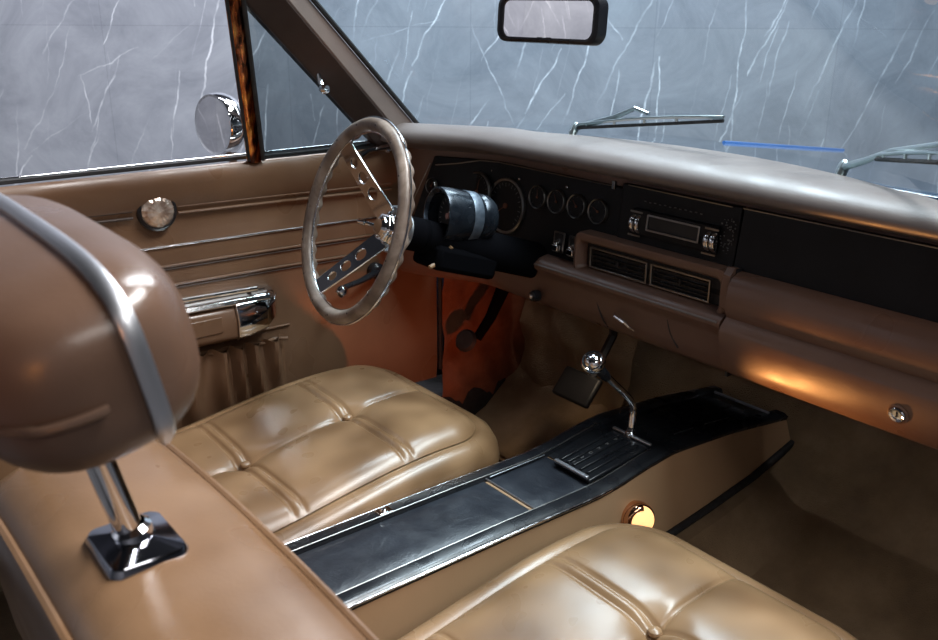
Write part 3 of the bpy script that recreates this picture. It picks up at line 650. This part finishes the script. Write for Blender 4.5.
# ------------------------------------------------------------------ centre console
con = empty('center_console', (0, 1.0, .15), 'long center console with black vinyl lid, chrome edges and tan sides', 'console')
ZT = [(.30, .346), (.9, .349), (1.10, .347), (1.16, .352), (1.24, .366), (1.32, .374), (1.5, .362), (1.70, .336)]
ZB = [(.30, .17), (1.2, .185), (1.26, .195), (1.4, .212), (1.56, .237), (1.72, .28)]
def zt(y): return lerpn(ZT, y)
def zb(y): return lerpn(ZB, y)
ysc = [.30+.035*k for k in range(41)]
def xsect(fn): return [[(x, y, z) for x, z in fn(y)] for y in ysc]
mb = MB(); mb.grid(xsect(lambda y: [(-.120, zb(y)), (-.102, zt(y)-.012), (-.098, zt(y)-.010), (.098, zt(y)-.010), (.102, zt(y)-.012), (.120, zb(y))]), cu=True, cap=True); mb.build('console_side', console_tan, con)
for s in (-1, 1):
    mb = MB(); mb.grid(xsect(lambda y: [(s*.103, zt(y)-.012), (s*.105, zt(y)-.004), (s*.100, zt(y)+.000), (s*.094, zt(y)+.002), (s*.074, zt(y)+.002), (s*.070, zt(y)-.004), (s*.07, zt(y)-.014)]), cu=True, cap=True); mb.build('side_rail', black_gl, con)
    mb = MB(); mb.tube([(s*.1035, y, zt(y)-.0045) for y in ysc if y < 1.15], .0028, 8); mb.build('chrome_edge', chrome_w, con)
    mb = MB(); mb.tube([(s*.1035, y, zt(y)-.0045) for y in ysc if y > 1.14], .0022, 8); mb.build('dark_edge', black_gl, con)
    mb = MB(); mb.tube([(s*.0725, y, zt(y)+.0015) for y in ysc if y < 1.30], .0014, 8); mb.build('inner_trim', dimchrome, con)
    mb = MB(); mb.tube([(s*.124, y, zb(y)) for y in ysc if y > 1.1], .0085, 10); mb.build('lower_moulding', black_rub, con)
def zl(y): return zt(y)-.005
def panel(y0, y1, name, m, crown=.004, x0=-.0695, x1=.0695, dz=0):
    rows = []
    n = 14
    for i in range(n+1):
        y = y0+(y1-y0)*i/n; e = min(1, min(i, n-i)/1.5)
        rows.append([(x0+(x1-x0)*j/10, y, zl(y)+dz+crown*e*min(1, min(j, 10-j)/1.5)-.002) for j in range(11)])
    mb = MB(); mb.grid(rows); mb.grid([rows[0], [(x, y, z-.01) for x, y, z in rows[0]]]); return mb.build(name, m, con, angle=60)
panel(.30, .975, 'storage_lid', black_v)
panel(.985, 1.135, 'shift_pad', black_v)
panel(1.14, 1.69, 'front_plate', black_gl, .002)
line([(-.069, .98, zl(.98)+.003), (.069, .98, zl(.98)+.003)], .0018, satin, 'lid_hinge_trim', con)
line([(-.069, .99, zl(.99)+.003), (-.0695, 1.13, zl(1.13)+.003)], .0012, satin, 'lid_hinge_trim', con)
line([(.069, .99, zl(.99)+.003), (.0695, 1.13, zl(1.13)+.003)], .0012, satin, 'lid_hinge_trim', con)
mb = MB(); mb.lathe([(0, .006), (.005, .005), (.008, .001), (.009, -.002)], (-.083, .76, zt(.76)+.003), (0, 0, 1), 20); mb.box((-.083, .76, zt(.76)+.003), (.018, .028, .003)); mb.build('lid_latch', chrome, con, bevel=.001)
line([(-.060, 1.655, zt(1.655)+.004), (.085, 1.655, zt(1.655)+.004)], .0035, satin, 'front_trim_bar', con)

line([(.055, 1.37, zt(1.37)-.001), (.055, 1.43, zt(1.43)-.001)], .0012, satin, 'plate_scuff', con)
line([(.055, 1.47, zt(1.47)-.001), (.055, 1.55, zt(1.55)-.001)], .0012, satin, 'plate_scuff', con)
# shift gate
gp = MB().box((.018, 1.20, zt(1.2)+.001), (.096, .165, .008), Matrix.Rotation(.11, 3, 'X')).build('shift_gate', black_gl, con, bevel=.002)
Rg = Matrix.Rotation(.11, 3, 'X')
def gpt(x, y, h=0): return Vector((x, y, zt(1.2)+.006+(y-1.2)*.11+h))
for k, x in enumerate((-.022, -.006, .010, .030, .048)):
    MB().box(gpt(x, 1.20, .001), (.005, .14, .005), Rg).build('gate_rib', black_gl, gp, bevel=.001)
MB().box(gpt(.018, 1.118, .003), (.09, .009, .006), Rg).build('gate_end_bar', satin, gp, bevel=.002)
MB().box(gpt(.018, 1.285, .002), (.10, .008, .006), Rg).build('gate_end_bar', satin, gp, bevel=.002)
def text(body_, size, org, ex, ey, m, parent, th=.0004, name='lettering'):
    cu = bpy.data.curves.new('t', 'FONT'); cu.body = body_; cu.size = size; cu.extrude = th; cu.align_x = 'CENTER'; cu.align_y = 'CENTER'
    t = bpy.data.objects.new('t', cu); C.objects.link(t); bpy.context.view_layer.update()
    me = bpy.data.meshes.new_from_object(t.evaluated_get(bpy.context.evaluated_depsgraph_get())); bpy.data.objects.remove(t)
    ex = Vector(ex).normalized(); ey = Vector(ey).normalized(); ez = ex.cross(ey); org = Vector(org)-world_loc(parent)
    for v_ in me.vertices: v_.co = org+ex*v_.co.x+ey*v_.co.y+ez*v_.co.z
    me.materials.clear(); me.materials.append(m); o = bpy.data.objects.new(name, me); C.objects.link(o); o.parent = parent; return o
dim_txt = M('dim_letters', (.2, .2, .2), .5)
for k, ch in enumerate('PRND21'): text(ch, .011, gpt(.002, 1.255-.023*k, .001), (1, 0, 0), (0, 1, .11), dim_txt, gp)
# courtesy lamp on the side
lp = Vector((.120, 1.195, .272)); la = Vector((.84, -.38, .22)).normalized()
lamp = MB().lathe([(.030, -.014), (.033, -.006), (.033, .012), (.031, .016), (.028, .017)], lp, la, 40).build('courtesy_lamp', amber_ch, con)
def glow():
    m = M('warm_lens', (.9, .5, .25), .2, Emission_Color=(1, .52, .2, 1), Emission_Strength=1.5); return m
mb = MB(); mb.lathe([(.0295, .014), (.028, .019), (.020, .025), (.010, .028), (0.0003, .029)], lp, la, 40); mb.build('lamp_lens', glow(), lamp)
mb = MB(); mb.lathe([(.0302, .0145), (.029, .0195), (.021, .0260), (.021, .0255), (.028, .019)], lp, la, 40)
# half hood shading the upper part of the lens
mb = MB(); rows = []
ul = Vector((0, 0, 1)).cross(la).normalized(); vl_ = la.cross(ul)
for r, h in ((.0325, .012), (.0318, .019), (.028, .025), (.022, .0285)):
    rows.append([lp+la*h+r*(math.cos(a)*ul+math.sin(a)*vl_) for a in [math.radians(80+150*k/24) for k in range(25)]])
mb.grid(rows); hd = mb.build('lamp_hood', amber_ch, lamp); so = hd.modifiers.new('s', 'SOLIDIFY'); so.thickness = .0012
def spot(name, loc, target, power, color, angle, blend=.8, rad=.012):
    l = bpy.data.lights.new(name, 'SPOT'); l.energy = power; l.color = color; l.spot_size = math.radians(angle); l.spot_blend = blend; l.shadow_soft_size = rad
    o = bpy.data.objects.new(name, l); C.objects.link(o); o.location = loc; look(o, Vector(target)-Vector(loc)); return o
spot('console_lamp_beam', lp+la*.045, (.43, 1.285, .66), 11.0, (1, .42, .12), 44, 1.0)
spot('left_console_lamp_beam', (-.16, 1.20, .27), (-.76, 1.24, .42), 4.0, (1, .20, .05), 80, 1.0)

# ------------------------------------------------------------------ gear shifter
sh = empty('gear_shifter', (0.01, 1.29, .375), 'chrome bent gear lever with round button knob rising from the console', 'gear shifter')
pts = spline([(.008, 1.292, .372), (.006, 1.297, .395), (.003, 1.301, .425), (.002, 1.288, .452), (.0, 1.232, .506), (-.001, 1.195, .540)], 8)
mb = MB(); mb.tube(pts, [.0075]*16+[.0072]*8+[.0072]*16+[.0085], 16); mb.build('lever', chrome, sh)
mb = MB(); mb.lathe([(.013, 0), (.012, .006), (.008, .010), (.0075, .018)], (.008, 1.292, .372), (0, 0, 1), 20); mb.build('lever_collar', chrome_w, sh)
ka = Vector((.30, -.62, .72)).normalized(); kc = Vector((-.001, 1.185, .551))
mb = MB(); mb.lathe([(0, -.028), (.009, -.026), (.012, -.012), (.019, -.004), (.0235, .003), (.0235, .010), (.020, .015), (.017, .014)], kc, ka, 40); kb = mb.build('knob', chrome, sh)
mb = MB(); mb.lathe([(.017, .013), (.015, .017), (.010, .021), (0.0002, .023)], kc, ka, 40); mb.build('knob_button', chrome, kb)
mb = MB(); mb.lathe([(.0085, -.055), (.0105, -.046), (.0105, -.02), (.009, -.016)], kc, Vector((0, -.70, .71)), 20); mb.build('knob_neck', black_gl, sh)

# ------------------------------------------------------------------ carpet, kick panel, pedals
cp = empty('floor_carpet', (0, 1.0, .02), 'brown carpet covering floor, tunnel and toe board', 'carpet')
mb = MB(); FLY = [-.2, .3, .8, 1.1, 1.3, 1.45, 1.52, 1.60, 1.70, 1.85, 1.95]
def fz(y): return lerpn([(-.2, .08), (1.42, .08), (1.50, .10), (1.60, .18), (1.72, .30), (1.95, .58)], y)
rows = []
for k in range(60):
    y = -.2+2.15*k/59; r = []
    for x in [-.73+1.50*j/60 for j in range(61)]:
        a = abs(x); tun = (zb(min(y, 1.72))+.0 if y > .3 else .18)-.012; tz = fz(y)
        hgt = max(tz, tun) if a < .13 else tz+(max(tz, tun)-tz)*(1-sstep((a-.13)/.09))
        r.append((x, y, hgt+.0025*math.sin(x*31+y*17)*math.sin(y*23)))
    rows.append(r)
mb.grid(rows); mb.build('carpet_pile', carpet_m, cp)
# sewn heel mat ridge on the driver side
for dy in (0, .02):
    line([(-.52, 1.37+dy, .088), (-.22, 1.37+dy, .092)], .004, carpet_m, 'mat_edge', cp)
kp = empty('kick_panel', (-.72, 1.5, .1), 'kick panel and insulation ahead of the driver door, red lamp glow painted in', 'panel')
mb = MB(); rows = []
for k in range(24):
    y = 1.365+.022*k; rows.append([(-.722+.10*sstep((y-1.6)/.25)+.006*math.sin(y*60+z*25)+.006*math.sin(z*40), y, z) for z in [.08+.03*j for j in range(19)]])
mb.grid(rows); mb.build('insulation', red_lit_carpet, kp)
mb = MB(); rows = []
for k in range(16):
    x = -.70+.40*k/15; rows.append([(x, 1.62+.10*(z-.2)+.012*math.sin(x*40+z*20)+.008*math.sin(z*50), z) for z in [.17+.03*j for j in range(15)]])
mb.grid(rows); mb.build('firewall_mat', carpet_m, kp)
line([(-.728, 1.362, .62), (-.728, 1.362, .26)], .006, black_rub, 'edge_seal', kp)

bp_ = empty('brake_pedal', (-.27, 1.42, .25), 'wide black rubber pedal pad above the driver carpet', 'pedal')
Rp = Matrix.Rotation(math.radians(-48), 3, 'X') @ Matrix.Rotation(math.radians(0), 3, 'Z')
pc = Vector((-.272, 1.42, .348))
MB().box(pc, (.115, .075, .016), Matrix.Rotation(math.radians(50), 3, 'X')).build('pad', black_pan, bp_, bevel=.006)
line([pc+Vector((.02, .01, .0)), pc+Vector((.03, .08, .12)), (-.22, 1.47, .562)], .010, black_sat, 'arm', bp_)
pk = empty('parking_brake_pedal', (-.60, 1.42, .3), 'black parking brake lever with round pad beside the red-lit kick panel', 'pedal')
line([(-.56, 1.50, .556), (-.60, 1.47, .50), (-.615, 1.44, .42), (-.62, 1.40, .37)], [.02, .018, .014, .012], flat_black, 'arm', pk, 10)
mb = MB(); mb.lathe([(0, .012), (.024, .010), (.030, 0), (.026, -.008), (0, -.01)], (-.63, 1.372, .368), (.35, -.8, .5), 24); mb.build('pad', black_rub, pk)

# ------------------------------------------------------------------ seats
SX = -.388
def seat(xc, label, mirror=False):
    s = empty('bucket_seat', (xc, .7, .08), label, 'seat', 'front bucket seats')
    A, yf, r, y0 = .227, 1.072, .085, .30
    def base(y): return .331+.055*sstep((y-.45)/.5)-.004
    def w_(y): return A if y < yf-r else A-r+math.sqrt(max(0, r*r-(y-(yf-r))**2))
    ribs = (.642, .872); nx, ny = 150, 230; rows = []
    for i in range(ny+1):
        y = y0+(yf-y0)*i/ny; W = w_(y); row = []
        for j in range(nx+1):
            u_ = -1+2*j/nx; x = u_*W
            # distances to seams
            de = min(W-abs(x), yf-y if y > .8 else 9)
            if y > yf-r and abs(x) > A-r: de = min(de, r-math.hypot(abs(x)-(A-r), y-(yf-r)))
            ds = min(abs(x+.004*math.sin(y*14)), 9); dr = min(abs(abs(y-q)) for q in ribs)
            ed = 1-math.exp(-max(0, de)/.022); h = .016*ed
            h += .009*(1-math.exp(-ds/.020))*ed
            h += .006*(1-math.exp(-dr/.03))*ed
            for q in ribs:
                dq = abs(y-q); h -= .0055*math.exp(-((dq-.0105)/.0035)**2)*ed; h += .003*math.exp(-(dq/.006)**2)*ed
                rr = math.hypot(x, y-q); h -= .013*math.exp(-(rr/.028)**2)
            h -= .0035*math.exp(-(ds/.004)**2)*ed
            h -= .010*math.exp(-((x)**2+(y-.70)**2)/.05)*ed
            h += .0012*math.sin(90*y+20*x)*math.exp(-ds/.05)*math.exp(-dr/.06)*ed
            row.append((xc+x, y, base(y)+h))
        rows.append(row)
    mb = MB(); mb.grid(rows); mb.build('cushion', seat_lea, s, angle=180)
    def ring(d, z, dzf=0):
        P = []; rr = r+d
        P.append((xc+A+d, y0, base(y0)+z))
        for k in range(13): 
            y = y0+(yf-r-y0)*k/12; P.append((xc+A+d, y, base(y)+z))
        for k in range(1, 10):
            a = PI/2*k/10; P.append((xc+A-r+rr*math.cos(a), yf-r+rr*math.sin(a), base(yf)+z+dzf*math.sin(a)))
        for k in range(8): P.append((xc+(A-r)*(1-2*k/7), yf+d, base(yf)+z+dzf))
        for k in range(1, 10):
            a = PI/2+PI/2*k/10; P.append((xc-A+r+rr*math.cos(a), yf-r+rr*math.sin(a), base(yf)+z+dzf*math.sin(a)))
        for k in range(13):
            y = yf-r-(yf-r-y0)*k/12; P.append((xc-A-d, y, base(y)+z))
        return P
    mb = MB(); mb.grid([ring(-.012, -.006), ring(0, -.002), ring(.014, .002), ring(.032, -.004, -.006), ring(.045, -.024, -.01), ring(.050, -.05, -.012), ring(.047, -.072, -.012), ring(.038, -.084, -.012)])
    mb.build('bolster', seat_lea, s, angle=180)
    mb = MB(); mb.grid([ring(.036, -.084, -.012), ring(.03, -.13, -.03), ring(.02, -.20, -.04)]); mb.build('seat_base', black_sat, s)
    mb = MB(); mb.tube(ring(.003, .0045), .0034, 8); mb.build('piping', piping_m, s)
    mb = MB(); mb.tube(ring(.041, -.081, -.012), .0045, 8); mb.build('lower_piping', seat_lea, s)
    for q in ribs:
        mb = MB(); mb.lathe([(0.0002, .006), (.005, .0055), (.0095, .003), (.0105, -.001), (.009, -.004)], (xc, q, base(q)+.0065), (0, 0, 1), 24); mb.build('button', seat_lea, s)
    # backrest
    z1 = .768
    prof = [(a_+.008, b_+.004) for a_, b_ in [(.42, .27), (.385, .33), (.345, .45), (.318, .58), (.302, .68), (.296, .725), (.288, .750), (.270, .765), (.235, .773), (.19, .775), (.15, .771), (.125, .760), (.110, .742), (.102, .715), (.115, .60), (.17, .42), (.22, .27)]]
    # inset profile along its normals towards both ends for rounded edges
    n = len(prof); cen = Vector((sum(p[0] for p in prof)/n, sum(p[1] for p in prof)/n)); nor = []
    for i in range(n):
        a = Vector(prof[i-1]); b = Vector(prof[(i+1) % n]); t = (b-a).normalized(); q = Vector((t.y, -t.x))
        if q.dot(Vector(prof[i])-cen) < 0: q = -q
        nor.append(q)
    x0_, x1_, rr = xc-.262, xc+.272, .05; rows = []
    st = [0, .02, .06, .12, .2, .3, .42, .56, .72, .86, 1]
    def sec(x, e, sc_): return [(x, prof[i][0]-nor[i].x*e, prof[i][1]-nor[i].y*e-.012*((x-xc)/.26)**2) for i in range(n)]
    for t in st: e = rr*(1-math.sqrt(max(0, 1-(1-t)**2))); rows.append(sec(x0_+rr*t, e*.8, 0))
    for k in range(1, 12): rows.append(sec(x0_+rr+(x1_-x0_-2*rr)*k/12, 0, 0))
    for t in st[::-1]: e = rr*(1-math.sqrt(max(0, 1-(1-t)**2))); rows.append(sec(x1_-rr*t, e*.8, 0))
    mb = MB(); mb.grid(rows, cu=True, cap=True); bk = mb.build('backrest', back_lea, s, angle=70)
    def edge(i0, lift, inset=.0):
        P = []
        for t in [0]+[k/20 for k in range(1, 20)]+[1]:
            x = x0_+.02+(x1_-x0_-.04)*t; e = max(0, .03-min(x-x0_, x1_-x))*.9
            P.append((x, prof[i0][0]-nor[i0].x*e+nor[i0].x*lift, prof[i0][1]-nor[i0].y*e+nor[i0].y*lift-.012*((x-xc)/.26)**2))
        return P
    mb = MB(); mb.tube(edge(6, .0005), .0045, 8); mb.build('piping', back_lea, bk)
    mb = MB(); mb.tube([(x, y-.012, z+.0052) for x, y, z in edge(6, .0005)], .0022, 8); mb.build('seam', piping_m, bk)
    mb = MB(); mb.tube(edge(12, .0005), .005, 8); mb.build('rear_piping', back_lea, bk)
    mb = MB(); mb.tube([(x, y+.013, z+.006) for x, y, z in edge(12, .0005)], .0025, 8); mb.build('rear_seam', piping_m, bk)
    sx_ = 1
    arc = [(xc+.262-.035-.0*k, 0, 0) for k in range(1)]
    P = []
    for k in range(15):
        t = k/14; yy = .125+.145*t; P.append((xc+.262-.042+.016*math.sin(PI*t), yy, .7625+.002*math.sin(PI*t)-.006*(abs(2*t-1))**3))
    mb = MB(); mb.tube(P, .0035, 8); mb.build('end_piping', back_lea, bk)
    # head restraint post and escutcheon
    pb = Vector((xc+.002, .190, .777))
    E_ = [(q[0], q[1]) for q in rrect(.036, .031, .008, 5)]
    def bow(L_): return [(x*(1+.10*(1-(y/.036)**2)), y*(1+.10*(1-(x/.03)**2))) for x, y in L_]
    mb = MB(); mb.grid([[(pb.x+x*f, pb.y+y*f, pb.z+h) for x, y in bow(E_)] for f, h in ((1.03, -.005), (1.02, .002), (.95, .006), (.6, .009), (.3, .012), (.26, .016))], cu=True, cap=True)
    es = mb.build('post_escutcheon', chrome_dk, bk)
    mb = MB(); mb.lathe([(.016, .0), (.016, .012), (.012, .016)], pb+Vector((0, 0, .006)), (0, -.2, 1), 24)
    for a, b in ((.9, -.9), (-.9, -.9), (.9, .9)): mb.lathe([(.0035, 0), (.003, .003), (0, .004)], pb+Vector((a*.026, b*.022, .004)), (0, 0, 1), 12)
    mb.build('post_collar', chrome, es)
    mb = MB(); mb.tube([pb+Vector((0, 0, .0)), pb+Vector((0, -.012, .05)), pb+Vector((0, -.035, .15))], .0115, 20); mb.build('headrest_post', chrome, s)
    # headrest loaf
    hc = Vector((xc-.003, .141, .986)); hw, ht, hh, tlt = .176, .077, .064, math.radians(12)
    fy = Vector((0, math.cos(tlt), math.sin(tlt)*1)); fz_ = Vector((0, -math.sin(tlt), math.cos(tlt)))
    rows = []; nn = 44; NS = 40
    def hsec(u_, grow=0):
        f = (1-abs(u_)**4.2)**(1/4.2) if abs(u_) < 1 else 0; out = []
        for k in range(nn):
            a = 2*PI*k/nn; c_, s__ = math.cos(a), math.sin(a); ee = .72
            yy = math.copysign(abs(c_)**ee, c_)*(ht*(.35+.65*f)*(f if f < .05 else 1)*min(1, f*1.0+.0)+grow); zz = math.copysign(abs(s__)**ee, s__)*(hh*f+grow)
            out.append(hc+Vector((u_*hw, 0, 0))+fy*yy+fz_*zz)
        return out
    us = [math.sin(PI/2*(-1+2*k/NS)) for k in range(NS+1)]
    mb = MB(); mb.grid([hsec(max(-.9995, min(.9995, q))) for q in us], cu=True, cap=True); hr = mb.build('headrest', head_lea, s, angle=180)
    # metal band around the top and ends of the headrest
    rows = []
    for k in range(61):
        a = math.radians(-38+256*k/60); c_, s__ = math.cos(a), math.sin(a); ee = 2/4.2
        X_ = math.copysign(abs(c_)**ee, c_)*(hw+.0015); Z_ = math.copysign(abs(s__)**ee, s__)*(hh+.0015)
        nv = Vector((c_/hw, 0, 0))*.1+fz_*(s__/hh)*.1; nv.normalize(); wd = .0058*min(1, .35+min(k, 60-k)/6)
        c0_ = hc+Vector((X_, 0, 0))+fz_*Z_+fy*.020
        rows.append([c0_-fy*wd-nv*.003, c0_-fy*wd+nv*.0015, c0_-fy*wd*.6+nv*.003, c0_+fy*wd*.6+nv*.003, c0_+fy*wd+nv*.0015, c0_+fy*wd-nv*.003])
    mb = MB(); mb.grid(rows, cu=True, cap=True); mb.build('headrest_band', satin, hr)
    for dz in (-.010, .0):
        P = []; zc = .0001+max(0, -dz)-.0
        for k in range(61):
            u_ = math.copysign(1-(1-abs(-1+k/30))**3, -1+k/30); u_ = max(-.9999, min(.9999, u_)); f = (1-abs(u_)**4.2)**(1/4.2)
            if hh*f < zc*1.02: continue
            sa = (zc/(hh*f))**(1/.72); ca = math.sqrt(max(0, 1-sa*sa)); yy = -(ca**.72)*ht*(.35+.65*f)*min(1, f)
            P.append(hc+Vector((u_*hw, 0, 0))+fy*(yy-.0008)-fz_*(zc-.004)+Vector((math.copysign(.004, u_) if abs(u_) > .93 else 0, 0, 0)))
        mb = MB(); mb.tube(P, .0032 if dz else .0018, 8); mb.build('headrest_seam', head_lea if dz else piping_m, hr)
    return s
chrome_dk = M('smoked_chrome', (.30, .31, .35), .1, 1)
d_seat = seat(SX, 'farther tan leather driver seat with buttoned cushion behind the steering wheel')
def copy_tree(o, parent=None):
    c = o.copy(); C.objects.link(c); c.parent = parent
    for ch in list(o.children): copy_tree(ch, c)
    return c
p_seat = copy_tree(d_seat); p_seat.location.x = .437
for ch in p_seat.children:
    if ch.name.split('.')[0] in ('cushion', 'bolster', 'piping', 'lower_piping', 'button', 'seat_base'): ch.location.z = -.022
p_seat['label'] = 'nearer tan passenger seat with big brown headrest on chrome post'

spot('amber_showroom_lamp', (1.9, -1.2, 1.05), (.47, .11, 1.05), 90, (1, .33, .05), 6, 1.0, .08)
spot('added_footwell_light', (-.19, 1.36, .54), (-.27, 1.43, .20), 2.2, (1, .78, .52), 75, 1.0, .02)  # added to make the warm pool of light on the driver carpet
